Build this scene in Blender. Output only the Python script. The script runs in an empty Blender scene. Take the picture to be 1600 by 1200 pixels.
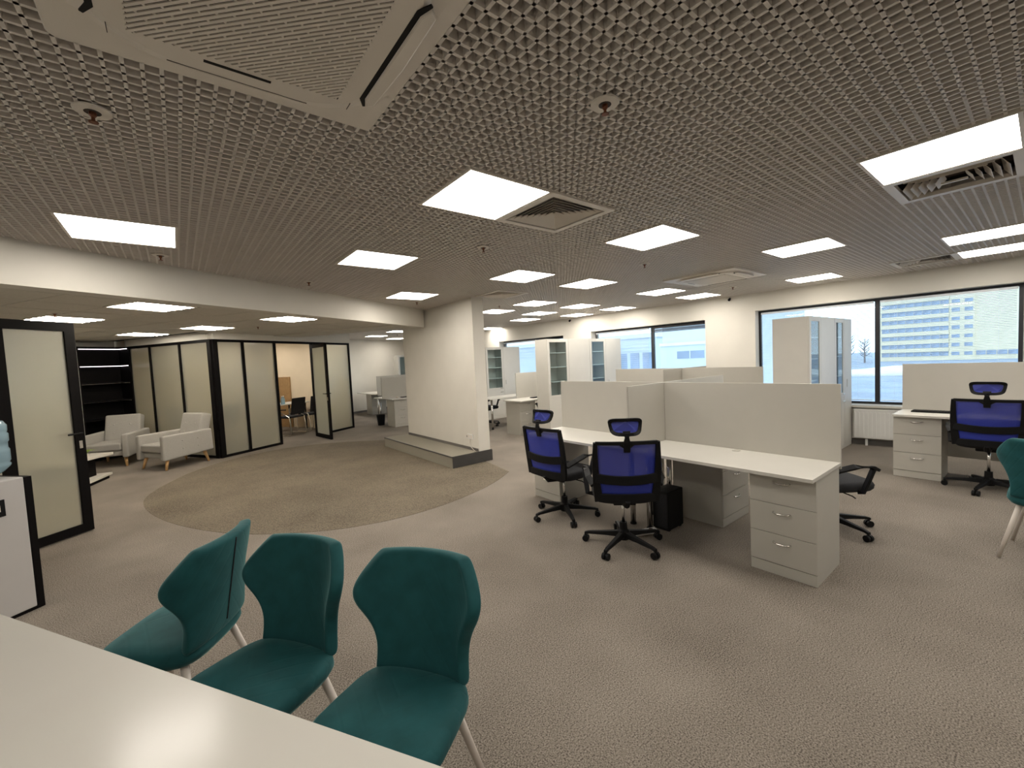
import bpy, bmesh, math, random
from mathutils import Vector, Matrix
random.seed(7)
sc = bpy.context.scene
COL = sc.collection
PI = math.pi
R = math.radians

# ------------------------------------------------------------------ camera
CAMZ = 1.6
cam = bpy.data.cameras.new('camera'); camo = bpy.data.objects.new('camera', cam); COL.objects.link(camo)
cam.sensor_width = 36.0; cam.sensor_fit = 'HORIZONTAL'; cam.lens = 660.144 / 1600 * 36
cam.clip_start = 0.02; cam.clip_end = 600
def _axes(p, r, y):
    cp, sp, cr, sr = math.cos(p), math.sin(p), math.cos(r), math.sin(r)
    rt = Vector((1, 0, 0)); f = Vector((0, cp, sp)); u = Vector((0, -sp, cp))
    r2 = cr * rt + sr * u; u2 = -sr * rt + cr * u
    Z = Matrix.Rotation(y, 3, 'Z')
    return Z @ r2, Z @ u2, Z @ f
_r, _u, _f = _axes(R(-3.1316), R(-2.7684), R(-38.2595))
camo.matrix_world = Matrix(((_r.x, _u.x, -_f.x, 0), (_r.y, _u.y, -_f.y, 0), (_r.z, _u.z, -_f.z, CAMZ), (0, 0, 0, 1)))
sc.camera = camo

# ------------------------------------------------------------------ world, light, exposure
LAMP = 18.5           # strength of the ceiling panels
LAMP_COL = (1.0, 0.935, 0.845)
w = bpy.data.worlds.new('sky'); sc.world = w; w.use_nodes = True
bg = w.node_tree.nodes['Background']
bg.inputs[0].default_value = (0.72, 0.86, 1.0, 1); bg.inputs[1].default_value = 2.6
vs = sc.view_settings
vs.view_transform = 'Standard'; vs.look = 'None'; vs.exposure = 0.0; vs.gamma = 1.0; vs.use_curve_mapping = False

# ------------------------------------------------------------------ materials
def nodes(name):
    m = bpy.data.materials.new(name); m.use_nodes = True
    return m, m.node_tree.nodes, m.node_tree.links, m.node_tree.nodes['Principled BSDF']
def mat(name, col, rough=0.5, metal=0.0, var=0.0, vscale=8.0, bump=0.0, bscale=60.0, spec=0.5, sheen=0.0):
    m, n, l, b = nodes(name)
    b.inputs['Base Color'].default_value = (*col, 1); b.inputs['Roughness'].default_value = rough
    b.inputs['Metallic'].default_value = metal
    b.inputs['Specular IOR Level'].default_value = spec
    if sheen: b.inputs['Sheen Weight'].default_value = sheen; b.inputs['Sheen Roughness'].default_value = 0.4
    tc = n.new('ShaderNodeTexCoord')
    if var:
        t = n.new('ShaderNodeTexNoise'); t.inputs['Scale'].default_value = vscale; t.inputs['Detail'].default_value = 4
        r = n.new('ShaderNodeValToRGB')
        r.color_ramp.elements[0].position = 0.3; r.color_ramp.elements[1].position = 0.7
        r.color_ramp.elements[0].color = (*[c * (1 - var) for c in col], 1)
        r.color_ramp.elements[1].color = (*[min(1, c * (1 + var)) for c in col], 1)
        l.new(tc.outputs['Object'], t.inputs['Vector']); l.new(t.outputs['Fac'], r.inputs['Fac']); l.new(r.outputs['Color'], b.inputs['Base Color'])
    if bump:
        t2 = n.new('ShaderNodeTexNoise'); t2.inputs['Scale'].default_value = bscale; t2.inputs['Detail'].default_value = 3
        bp = n.new('ShaderNodeBump'); bp.inputs['Strength'].default_value = bump; bp.inputs['Distance'].default_value = 0.01
        l.new(tc.outputs['Object'], t2.inputs['Vector']); l.new(t2.outputs['Fac'], bp.inputs['Height']); l.new(bp.outputs['Normal'], b.inputs['Normal'])
    return m
def emit(name, col, s):
    m, n, l, b = nodes(name)
    b.inputs['Base Color'].default_value = (0.8, 0.8, 0.8, 1)
    b.inputs['Emission Color'].default_value = (*col, 1); b.inputs['Emission Strength'].default_value = s
    return m
def clear_glass(name, tint, refl=0.08):
    m, n, l, b = nodes(name)
    tr = n.new('ShaderNodeBsdfTransparent'); tr.inputs[0].default_value = (*tint, 1)
    gl = n.new('ShaderNodeBsdfGlossy'); gl.inputs['Roughness'].default_value = 0.02
    lw_ = n.new('ShaderNodeLayerWeight'); lw_.inputs['Blend'].default_value = 0.5
    pw = n.new('ShaderNodeMath'); pw.operation = 'POWER'; pw.inputs[1].default_value = 4.0; l.new(lw_.outputs['Facing'], pw.inputs[0])
    fr = n.new('ShaderNodeMath'); fr.operation = 'MULTIPLY_ADD'; fr.inputs[1].default_value = 0.6; fr.inputs[2].default_value = refl * 0.5; l.new(pw.outputs[0], fr.inputs[0])
    mx = n.new('ShaderNodeMixShader'); l.new(fr.outputs[0], mx.inputs[0]); l.new(tr.outputs[0], mx.inputs[1]); l.new(gl.outputs[0], mx.inputs[2])
    l.new(mx.outputs[0], n['Material Output'].inputs[0]); return m
def cloudy(name, col):
    m, n, l, b = nodes(name)
    tr = n.new('ShaderNodeBsdfTransparent'); tr.inputs[0].default_value = (*[min(1, c * 1.3) for c in col], 1)
    b.inputs['Base Color'].default_value = (*col, 1); b.inputs['Roughness'].default_value = 0.12
    mx = n.new('ShaderNodeMixShader'); mx.inputs[0].default_value = 0.5; l.new(tr.outputs[0], mx.inputs[1]); l.new(b.outputs[0], mx.inputs[2])
    l.new(mx.outputs[0], n['Material Output'].inputs[0]); return m
def frosted(name, col):
    m, n, l, b = nodes(name)
    rf = n.new('ShaderNodeBsdfRefraction'); rf.inputs['Color'].default_value = (*col, 1); rf.inputs['Roughness'].default_value = 0.2; rf.inputs['IOR'].default_value = 1.25
    tl = n.new('ShaderNodeBsdfTranslucent'); tl.inputs[0].default_value = (*col, 1)
    df = n.new('ShaderNodeBsdfDiffuse'); df.inputs[0].default_value = (*col, 1)
    m1 = n.new('ShaderNodeMixShader'); m1.inputs[0].default_value = 0.30; l.new(rf.outputs[0], m1.inputs[1]); l.new(tl.outputs[0], m1.inputs[2])
    m2 = n.new('ShaderNodeMixShader'); m2.inputs[0].default_value = 0.15; l.new(m1.outputs[0], m2.inputs[1]); l.new(df.outputs[0], m2.inputs[2])
    gs = n.new('ShaderNodeBsdfGlossy'); gs.inputs['Roughness'].default_value = 0.22
    m3 = n.new('ShaderNodeMixShader'); m3.inputs[0].default_value = 0.10; l.new(m2.outputs[0], m3.inputs[1]); l.new(gs.outputs[0], m3.inputs[2])
    l.new(m3.outputs[0], n['Material Output'].inputs[0]); return m
def mesh_fabric(name, col):
    m, n, l, b = nodes(name)
    b.inputs['Base Color'].default_value = (*col, 1); b.inputs['Roughness'].default_value = 0.7
    tr = n.new('ShaderNodeBsdfTransparent'); mx = n.new('ShaderNodeMixShader'); mx.inputs[0].default_value = 0.8
    l.new(tr.outputs[0], mx.inputs[1]); l.new(b.outputs[0], mx.inputs[2]); l.new(mx.outputs[0], n['Material Output'].inputs[0]); return m
def carpet(name, c1, c2):
    m, n, l, b = nodes(name)
    b.inputs['Roughness'].default_value = 0.95; b.inputs['Specular IOR Level'].default_value = 0.1
    tc = n.new('ShaderNodeTexCoord')
    t = n.new('ShaderNodeTexNoise'); t.inputs['Scale'].default_value = 150; t.inputs['Detail'].default_value = 3
    t3 = n.new('ShaderNodeTexNoise'); t3.inputs['Scale'].default_value = 1.3; t3.inputs['Detail'].default_value = 4
    a = n.new('ShaderNodeMath'); a.operation = 'MULTIPLY_ADD'; a.inputs[1].default_value = 0.25; 
    r = n.new('ShaderNodeValToRGB'); r.color_ramp.elements[0].position = 0.55; r.color_ramp.elements[1].position = 0.84
    r.color_ramp.elements[0].color = (*c1, 1); r.color_ramp.elements[1].color = (*c2, 1)
    e = r.color_ramp.elements.new(0.47); e.color = (*[c * .5 for c in c1], 1)
    l.new(tc.outputs['Object'], t.inputs['Vector']); l.new(tc.outputs['Object'], t3.inputs['Vector'])
    l.new(t3.outputs['Fac'], a.inputs[0]); l.new(t.outputs['Fac'], a.inputs[2]); l.new(a.outputs[0], r.inputs['Fac']); l.new(r.outputs['Color'], b.inputs['Base Color'])
    bp = n.new('ShaderNodeBump'); bp.inputs['Strength'].default_value = 0.35; bp.inputs['Distance'].default_value = 0.006
    l.new(t.outputs['Fac'], bp.inputs['Height']); l.new(bp.outputs['Normal'], b.inputs['Normal']); return m
def quilt(name, col):
    # velvet with a stitched chevron pattern in shallow relief
    m, n, l, b = nodes(name)
    b.inputs['Roughness'].default_value = 0.75; b.inputs['Sheen Weight'].default_value = 0.35; b.inputs['Sheen Roughness'].default_value = 0.35
    b.inputs['Sheen Tint'].default_value = (0.4, 0.75, 0.75, 1); b.inputs['Specular IOR Level'].default_value = 0.2
    tc = n.new('ShaderNodeTexCoord'); t = n.new('ShaderNodeTexNoise'); t.inputs['Scale'].default_value = 14; t.inputs['Detail'].default_value = 5
    r = n.new('ShaderNodeValToRGB'); r.color_ramp.elements[0].position = .3; r.color_ramp.elements[1].position = .75
    r.color_ramp.elements[0].color = (*[c * .85 for c in col], 1); r.color_ramp.elements[1].color = (*[c * 1.15 for c in col], 1)
    l.new(tc.outputs['Object'], t.inputs['Vector']); l.new(t.outputs['Fac'], r.inputs['Fac']); l.new(r.outputs['Color'], b.inputs['Base Color'])
    sx = n.new('ShaderNodeSeparateXYZ'); l.new(tc.outputs['Object'], sx.inputs[0])
    ab = n.new('ShaderNodeMath'); ab.operation = 'ABSOLUTE'; l.new(sx.outputs['X'], ab.inputs[0])
    s1 = n.new('ShaderNodeMath'); s1.operation = 'ADD'; l.new(sx.outputs['Y'], s1.inputs[0]); l.new(sx.outputs['Z'], s1.inputs[1])
    s2 = n.new('ShaderNodeMath'); s2.operation = 'ADD'; l.new(s1.outputs[0], s2.inputs[0]); l.new(ab.outputs[0], s2.inputs[1])
    ms = n.new('ShaderNodeMath'); ms.operation = 'PINGPONG'; ms.inputs[1].default_value = 0.045; l.new(s2.outputs[0], ms.inputs[0])
    mn = n.new('ShaderNodeMath'); mn.operation = 'MINIMUM'; mn.inputs[1].default_value = 0.012; l.new(ms.outputs[0], mn.inputs[0])
    bp = n.new('ShaderNodeBump'); bp.inputs['Strength'].default_value = 0.2; bp.inputs['Distance'].default_value = 0.2
    l.new(mn.outputs[0], bp.inputs['Height']); l.new(bp.outputs['Normal'], b.inputs['Normal']); return m

M = dict(
    wall=mat('wall_paint', (0.67, 0.64, 0.575), 0.85, var=0.02, vscale=3, bump=0.05, bscale=180, spec=0.2),
    white=mat('white_melamine', (0.58, 0.56, 0.51), 0.4, var=0.015, vscale=6),
    cream=mat('grey_melamine', (0.46, 0.44, 0.39), 0.45, var=0.015, vscale=6),
    table=mat('table_gloss', (0.60, 0.58, 0.53), 0.2, var=0.01, vscale=3, spec=0.22),
    grid=mat('grid_metal', (0.68, 0.63, 0.58), 0.45, var=0.02),
    plenum=mat('plenum_paint', (0.015, 0.015, 0.015), 0.9, var=0.2, vscale=3),
    plastic=mat('white_plastic', (0.70, 0.645, 0.575), 0.4, var=0.01),
    plasticdk=mat('slot_dark', (0.05, 0.036, 0.03), 0.7, var=0.1),
    black=mat('black_plastic', (0.006, 0.006, 0.0065), 0.5, var=0.1, spec=0.18),
    blackfab=mat('black_fabric', (0.012, 0.012, 0.014), 0.9, var=0.2, vscale=60, bump=0.3, bscale=300),
    frame=mat('black_frame', (0.005, 0.0042, 0.0042), 0.6, var=0.1, spec=0.08),
    blue=mesh_fabric('blue_mesh', (0.02, 0.036, 0.34)),
    chrome=mat('chrome', (0.78, 0.77, 0.75), 0.16, metal=1.0, var=0.02),
    teal=quilt('teal_velvet', (0.013, 0.078, 0.084)),
    legp=mat('painted_leg', (0.62, 0.56, 0.50), 0.35, var=0.02),
    carpet=carpet('carpet_grey', (0.168, 0.144, 0.119), (0.350, 0.311, 0.264)),
    carpet2=carpet('carpet_brown', (0.130, 0.109, 0.081), (0.250, 0.210, 0.158)),
    plinth=mat('plinth_carpet', (0.27, 0.25, 0.205), 0.95, var=0.12, vscale=120, bump=0.4, bscale=200, spec=0.1),
    plinthedge=mat('plinth_edge', (0.05, 0.048, 0.046), 0.5, var=0.1),
    skirt=mat('skirting_grey', (0.12, 0.11, 0.10), 0.6, var=0.08),
    tile=mat('mineral_tile', (0.66, 0.63, 0.57), 0.95, var=0.05, vscale=40, bump=0.3, bscale=150, spec=0.1),
    glass=clear_glass('window_glass', (0.93, 0.98, 1.0)),
    doorglass=clear_glass('cabinet_glass', (0.86, 0.93, 0.95)),
    frost=frosted('frosted_glass', (0.86, 0.85, 0.76)),
    lamp=emit('lamp_diffuser', LAMP_COL, LAMP),
    tube=emit('lamp_tube', (1.0, 0.92, 0.80), LAMP * 3.0),
    led=emit('led_strip', (1.0, 0.90, 0.95), 2.5),
    grey=mat('armchair_fabric', (0.40, 0.385, 0.35), 0.95, var=0.12, vscale=150, bump=0.4, bscale=260, spec=0.1),
    wood=mat('beech_wood', (0.55, 0.33, 0.14), 0.45, var=0.15, vscale=20),
    coffee=mat('coffee_white', (0.72, 0.68, 0.60), 0.3, var=0.01),
    green=mat('leaf_green', (0.20, 0.30, 0.03), 0.6, var=0.2),
    brass=mat('sprinkler_brass', (0.16, 0.06, 0.03), 0.4, metal=0.6, var=0.1),
    bottle=cloudy('bottle_plastic', (0.42, 0.58, 0.66)),
    cooler=mat('cooler_grey', (0.50, 0.48, 0.465), 0.35, var=0.01),
    beige=mat('beige_wall', (0.66, 0.55, 0.40), 0.9, var=0.02, vscale=4),
    brown=mat('brown_patch', (0.35, 0.21, 0.09), 0.6, var=0.12, vscale=12),
    winframe=mat('window_frame', (0.02, 0.02, 0.024), 0.4, var=0.1),
    slat=mat('blind_slat', (0.72, 0.76, 0.80), 0.45, var=0.01),
    radiator=mat('radiator_enamel', (0.72, 0.71, 0.68), 0.35, var=0.01),
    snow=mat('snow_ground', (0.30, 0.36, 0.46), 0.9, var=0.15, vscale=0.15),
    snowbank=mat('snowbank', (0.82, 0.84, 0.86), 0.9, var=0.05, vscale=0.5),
    bldwall=mat('building_yellow', (0.86, 0.77, 0.56), 0.9, var=0.05, vscale=0.3),
    bldwhite=mat('building_white', (0.66, 0.72, 0.76), 0.8, var=0.03, vscale=0.4),
    bldwin=mat('building_window', (0.30, 0.38, 0.50), 0.3, var=0.25, vscale=0.3),
    tree=mat('bare_tree', (0.20, 0.18, 0.18), 0.9, var=0.2, vscale=1.0),
    paper=mat('label_white', (0.75, 0.74, 0.72), 0.6, var=0.02),
)

# ------------------------------------------------------------------ mesh builder
class MB:
    def __init__(s): s.bm = bmesh.new()
    def box(s, x0, x1, y0, y1, z0, z1, m=None):
        v = [Vector((x, y, z)) for z in (z0, z1) for y in (y0, y1) for x in (x0, x1)]
        if m is not None: v = [m @ p for p in v]
        v = [s.bm.verts.new(p) for p in v]
        for f in ((0, 2, 3, 1), (4, 5, 7, 6), (0, 1, 5, 4), (2, 6, 7, 3), (0, 4, 6, 2), (1, 3, 7, 5)):
            s.bm.faces.new([v[i] for i in f])
        return s
    def rings(s, rings, cap=True, close=True):
        rs = [[s.bm.verts.new(p) for p in r] for r in rings]
        n = len(rs[0])
        for a, b in zip(rs, rs[1:]):
            for i in range(n if close else n - 1):
                s.bm.faces.new((a[i], a[(i + 1) % n], b[(i + 1) % n], b[i]))
        if cap:
            s.bm.faces.new(rs[0][::-1]); s.bm.faces.new(rs[-1])
        return s
    def tube(s, pts, rad, n=8):
        pts = [Vector(p) for p in pts]
        if not isinstance(rad, (list, tuple)): rad = [rad] * len(pts)
        rings = []; prev = None
        for i, p in enumerate(pts):
            d = (pts[min(i + 1, len(pts) - 1)] - pts[max(i - 1, 0)]).normalized()
            if prev is None:
                a = Vector((0, 0, 1)) if abs(d.z) < .9 else Vector((1, 0, 0))
                x = d.cross(a).normalized()
            else:
                x = (prev - d * prev.dot(d)).normalized()
            prev = x; y = d.cross(x)
            rings.append([p + (x * math.cos(t) + y * math.sin(t)) * rad[i] for t in [2 * PI * k / n for k in range(n)]])
        return s.rings(rings)
    def lathe(s, prof, c=(0, 0, 0), n=20):
        c = Vector(c)
        return s.rings([[c + Vector((r * math.cos(2 * PI * k / n), r * math.sin(2 * PI * k / n), z)) for k in range(n)] for r, z in prof])
    def prism(s, pts, z0, z1, m=None):
        r = [[Vector((x, y, z)) for x, y in pts] for z in (z0, z1)]
        if m is not None: r = [[m @ p for p in q] for q in r]
        return s.rings(r)
    def mesh(s, name, material, smooth=False):
        bmesh.ops.recalc_face_normals(s.bm, faces=s.bm.faces)
        me = bpy.data.meshes.new(name); s.bm.to_mesh(me); s.bm.free()
        if material: me.materials.append(material)
        if smooth:
            for p in me.polygons: p.use_smooth = True
        return me
    def build(s, name, material, parent=None, bevel=0.0, smooth=False, seg=2, subsurf=0):
        return link(name, s.mesh(name, material, smooth), parent, bevel, seg, subsurf)
def link(name, me, parent=None, bevel=0.0, seg=2, subsurf=0):
    o = bpy.data.objects.new(name, me); COL.objects.link(o)
    if parent: o.parent = parent
    if bevel:
        b = o.modifiers.new('bevel', 'BEVEL'); b.width = bevel; b.segments = seg; b.limit_method = 'ANGLE'; b.angle_limit = R(40)
    if subsurf:
        q = o.modifiers.new('sub', 'SUBSURF'); q.levels = subsurf; q.render_levels = subsurf
    return o
def empty(name, loc=(0, 0, 0), rz=0.0):
    o = bpy.data.objects.new(name, None); COL.objects.link(o); o.location = loc; o.rotation_euler = (0, 0, rz); o.empty_display_size = 0.1
    return o
def tag(o, label, cat, group=None):
    o['label'] = label; o['category'] = cat
    if group: o['group'] = group
    return o
def thing(name, label, cat, loc=(0, 0, 0), rz=0.0, group=None):
    return tag(empty(name, loc, rz), label, cat, group)
def struct(o): o['kind'] = 'structure'; return o
def stuff(o): o['kind'] = 'stuff'; return o
def kids(o): return [c for c in bpy.data.objects if c.parent == o]
def copy_tree(o, parent=None):
    c = o.copy(); COL.objects.link(c)
    if parent: c.parent = parent
    for ch in kids(o): copy_tree(ch, c)
    return c
def B(x0, x1, y0, y1, z0, z1, m=None): return MB().box(x0, x1, y0, y1, z0, z1, m)
def frame2d(ox, oy, ang):  # local frame -> world matrix
    return Matrix.Translation((ox, oy, 0)) @ Matrix.Rotation(ang, 4, 'Z')

# ------------------------------------------------------------------ layout frames
CE = CAMZ + 1.0228            # underside of the open-cell ceiling
TH = R(30.8)                  # lounge direction
LF = frame2d(0.55, 9.82, TH)  # lounge frame: a along glass front, b towards the back, origin at glass corner
def lw(a, b, z=0): return LF @ Vector((a, b, z))
WA = math.atan2(0.068, 0.998)
WF = frame2d(8.6, 0.2, WA)    # window wall: local y along the wall, local x outward
GX, GY, MOD = 1.274, 1.880, 0.6   # ceiling module origin

# ------------------------------------------------------------------ floor
struct(B(-6, 11.5, -5, 20, -0.12, 0).build('floor', M['carpet']))
inlay_pts = [(3.66, 4.81), (3.25, 4.56), (2.81, 4.375), (2.33, 4.25), (1.84, 4.215), (1.4, 4.29), (1.0, 4.467), (.5, 4.86), (.18, 5.27), (-.08, 5.75), (-.26, 6.2), (-.39, 6.68), (-.455, 7.1),
             (-.455, 7.45), (-.37, 7.85), (-.22, 8.25), (.08, 8.85), (.55, 9.40), (1.05, 9.72), (1.71, 9.87), (2.35, 9.75), (2.95, 9.40), (3.476, 8.93), (3.8, 8.3), (3.8, 5.6)]
def catmull(p, n=6):   # smooth all but the last straight run by the pier
    out = []
    for i in range(len(p) - 1):
        a, b, c, d = p[max(i - 1, 0)], p[i], p[i + 1], p[min(i + 2, len(p) - 1)]
        for k in range(n):
            t = k / n
            out.append(tuple(.5 * (2 * b[q] + (c[q] - a[q]) * t + (2 * a[q] - 5 * b[q] + 4 * c[q] - d[q]) * t * t + (3 * b[q] - a[q] - 3 * c[q] + d[q]) * t ** 3) for q in (0, 1)))
    return out + [p[-1]]
inlay_pts = catmull(inlay_pts[:-2]) + inlay_pts[-2:]
struct(MB().prism(inlay_pts, -0.002, 0.003).build('trim_1', M['carpet2']))['label'] = 'round brown carpet inlay in the grey carpet'

# ------------------------------------------------------------------ ceiling: plenum + open-cell grid
def wallx(y): return 8.6 - 0.068 * (y - 0.2)
ceil = struct(B(-6, 11, -5, 20, 2.95, 3.05).build('ceiling', M['plenum']))
bars = []
def beamx(y): return 3.634 - (7.175 - y) * 1.678
def beamy(x): return 7.175 - (3.634 - x) * 0.596
BW = 0.006
k0 = -70
for k in range(k0, 160):                # bars running along y
    x = 1.2818 + .05 * k
    if x < -2.1 or x > 8.75: continue
    segs = []
    if x < 3.634:
        segs.append((-3.2, beamy(x)))
        if x > 2.3: segs.append((10.84 - (x - 2.27) / .596, 9.82 + (x - .55) / 1.678))
    elif x < 4.75: segs.append((-3.2, 11.7 + (x - 3.65) * 3.2))
    else: segs.append((-3.2, min(15.15 + (x - 4.77) * .39, 20)))
    for y0, y1 in segs:
        if x > wallx(-3.2) - .1 : y1 = min(y1, .2 + (8.6 - x) / .068)
        y1 = min(y1, .2 + (8.6 - x) / .068)
        if y1 - y0 > .1: bars.append((abs(x - 1.0) + 0.0, (x - BW, x + BW, y0, y1)))
for k in range(-80, 320):
    y = .6805 + .05 * k
    if y < -3.2 or y > 16.2: continue
    x1 = wallx(y); x0 = -2.1
    if y < 7.2: x0 = max(-2.1, beamx(y))
    elif y < 10.84: x0 = 2.27 + (10.84 - y) * .596
    elif y < 11.67: x0 = .55 + (y - 9.82) * 1.678
    else: x0 = max(3.65, 3.65 + (y - 11.7) / 3.2)
    if y > 15.15: x0 = max(x0, 4.77 + (y - 15.15) / .39)
    if x1 - x0 > .1: bars.append((abs(y - 1.5), (x0, x1, y - BW, y + BW)))
bars.sort(key=lambda b: b[0])
DIFF = [(1, 0), (4, -3), (4, 5), (10, -2)]
HOLES = [(GX + MOD * i + .012, GX + MOD * i + .588, GY + MOD * j + .012, GY + MOD * j + .588) for i, j in DIFF]
def add_bar(mb, b):
    # a bar is cut where an air diffuser sits in the grid
    x0, x1, y0, y1 = b
    along_x = (x1 - x0) > (y1 - y0)
    lo, hi, c = (x0, x1, (y0 + y1) / 2) if along_x else (y0, y1, (x0 + x1) / 2)
    cuts = sorted((h[0], h[1]) if along_x else (h[2], h[3]) for h in HOLES if (h[2] < c < h[3] if along_x else h[0] < c < h[1]))
    for a, e in cuts + [(hi, hi)]:
        a2 = min(max(a, lo), hi)
        if a2 - lo > .01:
            if along_x: mb.box(lo, a2, y0, y1, CE, CE + 0.058)
            else: mb.box(x0, x1, lo, a2, CE, CE + 0.058)
        lo = max(lo, e)
    return mb
for d, (x0, x1, y0, y1) in bars[:296]:
    add_bar(MB(), (x0, x1, y0, y1)).build('grid_bar', M['grid'], ceil)
rest = MB()
for d, (x0, x1, y0, y1) in bars[296:]: add_bar(rest, (x0, x1, y0, y1))
stuff(rest.build('grid_bars', M['grid'], ceil))

# ------------------------------------------------------------------ low tiled ceiling over the lounge
low = struct(MB().prism([tuple(lw(a, b)[:2]) for a, b in ((-4.7, -3.7), (1.3, -3.7), (1.3, 3.0), (-4.7, 3.0))], 2.425, 2.47).build('ceiling_lounge', M['plenum']))
low_lights = [(-2.45, -2.7), (-2.45, -0.95), (-0.68, 0.78), (-0.62, -0.85), (-0.62, -2.7)]
ta = [-.3 + .6 * i - 4.2 for i in range(11)]
for i in range(-8, 3):
    for j in range(-2, 11):
        a0, b0 = -.3 + .6 * i, -3.0 + .6 * (j - 1)
        a1, b1 = min(a0 + .6, 1.3), min(b0 + .6, 2.95)
        a0, b0 = max(a0, -4.7), max(b0, -3.7)
        if a1 - a0 < .05 or b1 - b0 < .05: continue
        if any(abs((a0 + a1) / 2 - la) < .32 and abs((b0 + b1) / 2 - lb) < .35 for la, lb in low_lights) and a1 - a0 > .5: continue
        if b0 > -.2 and a1 > .05: continue
        dz = random.uniform(0, .003)
        B(a0 + .007, a1 - .007, b0 + .007, b1 - .007, 2.40 + dz, 2.42 + dz, LF).build('tile', M['tile'], low)

# ------------------------------------------------------------------ walls
beam = MB(); beam.box(-4.9, 3.62 / .859 - .0, -3.85, -3.68, 2.30, 2.95, LF)
# keep the beam out of the pier: end at the pier face
beam = MB(); beam.box(-4.9, 1.33, -3.85, -3.68, 2.30, 2.95, LF)
struct(beam.build('wall_beam', M['wall']))
struct(B(1.3, 2.0, -3.68, 0.0, 2.385, 2.95, LF).build('wall_soffit', M['wall']))
struct(B(-.0, 3.62, -0.06, 0.06, 2.285, 2.95, LF).build('wall_bulkhead', M['wall']))
struct(B(-.05, .05, .06, 2.6, 2.287, 2.95, LF).build('wall_bulkhead_side', M['wall']))
pier = struct(B(3.685, 3.90, 5.60, 8.21, 0.0, 2.95).build('wall_pier', M['wall']))
struct(B(3.672, 3.684, 5.62, 8.2, 0.181, 0.225).build('baseboard_pier', M['skirt']))
pl = struct(B(3.185, 3.93, 5.60, 8.28, 0.004, 0.172).build('trim_2', M['plinth'])); pl['label'] = 'low grey carpeted step along the foot of the pier'
B(3.195, 3.932, 5.61, 8.282, 0.1722, 0.181).build('step_top', M['plinth'], pl)
nb = MB(); nb.box(3.180, 3.195, 5.596, 8.284, .166, .182); nb.box(3.195, 3.932, 5.596, 5.61, .166, .182); nb.build('step_nosing', M['plinthedge'], pl)
B(3.19, 3.935, 5.592, 5.599, 0.006, 0.168).build('end_board', M['plinthedge'], pl)
# lounge walls
struct(B(-4.9, -4.7, -3.9, 3.2, 0, 2.95, LF).build('wall_lounge_left', M['wall']))
struct(B(-4.7, -0.05, 2.95, 3.1, 0, 2.95, LF).build('wall_lounge_back', M['wall']))
struct(B(-.93, -.85, 2.55, 2.95, 0, 2.42, LF).build('wall_lounge_return', M['wall']))
# main room shell
struct(B(-2.2, -2.05, -3.3, 3.85, 0, 2.95).build('wall_left', M['wall']))
struct(B(-2.2, 8.95, -3.45, -3.3, 0, 2.95).build('wall_back', M['wall']))
# far walls
def wall_line(name, p, q, th=.15, z0=0, z1=2.95):
    d = Vector((q[0] - p[0], q[1] - p[1])); L = d.length; m = frame2d(p[0], p[1], math.atan2(d.y, d.x))
    return struct(B(0, L, 0, th, z0, z1, m).build(name, M['wall'])), m, L
wf, mf, Lf = wall_line('wall_far', (4.70, 15.15), (7.9, 16.4))
wsd, ms_, Ls = wall_line('wall_far_left', (3.66, 11.68), (4.72, 15.2))
struct(B(0, Lf, -.012, -.001, .002, .07, mf).build('baseboard_far', M['skirt']))
# window wall with openings (t0, t1, mullion, top)
WIN = [(-3.6, -1.0, -2.3, 2.28), (-0.02, 3.14, 1.45, 2.28), (4.05, 6.86, 5.31, 2.21), (7.77, 10.38, 8.86, 2.19), (11.3, 14.0, 12.6, 2.19)]
ww = MB(); prev = -3.7; SILL = 0.63
for t0, t1, tm, zt in WIN:
    ww.box(0, .32, prev, t0, 0, 2.95, WF); ww.box(0, .32, t0, t1, 0, SILL, WF); ww.box(0, .32, t0, t1, zt + .02, 2.95, WF); prev = t1
ww.box(0, .32, prev, 16.6, 0, 2.95, WF)
struct(ww.build('wall_window', M['wall']))
struct(B(-.012, -.001, -3.5, 15.8, .002, .09, WF).build('baseboard_window', M['skirt']))
def blind(t0, t1, zt, zb, label, raised=False):
    t = thing('venetian_blind', label, 'blind', (0, 0, 0), 0)
    x0 = .125
    B(x0, x0 + .03, t0, t1, zt - .035, zt, WF).build('headrail', M['winframe'] if raised else M['slat'], t)
    if raised:
        for k in range(14):
            B(x0, x0 + .026, t0 + .01, t1 - .01, zt - .045 - k * .0045, zt - .0425 - k * .0045, WF).build('slat', M['winframe'], t)
        B(x0, x0 + .03, t0 + .01, t1 - .01, zt - .118, zt - .108, WF).build('bottom_rail', M['winframe'], t); return t
    me = None; n = int((zt - zb - .06) / .0225)
    tilt = R(8)
    for k in range(n):
        z = zt - .05 - k * .0225
        if me is None:
            mb = MB(); mm = WF @ Matrix.Translation((x0 + .0125, 0, 0)) @ Matrix.Rotation(tilt, 4, 'Y')
            mb.box(-.0125, .0125, t0 + .01, t1 - .01, -.0007, .0007, mm); me = mb.mesh('slat', M['slat'])
        o = link('slat', me, t); o.location = (0, 0, z)
    B(x0, x0 + .026, t0 + .01, t1 - .01, zb + .005, zb + .017, WF).build('bottom_rail', M['slat'], t)
    for q in (.12, .5, .88):
        tt = t0 + (t1 - t0) * q
        B(x0 - .001, x0 + .0, tt - .001, tt + .001, zb + .01, zt - .03, WF).build('cord', M['slat'], t)
    return t
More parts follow.
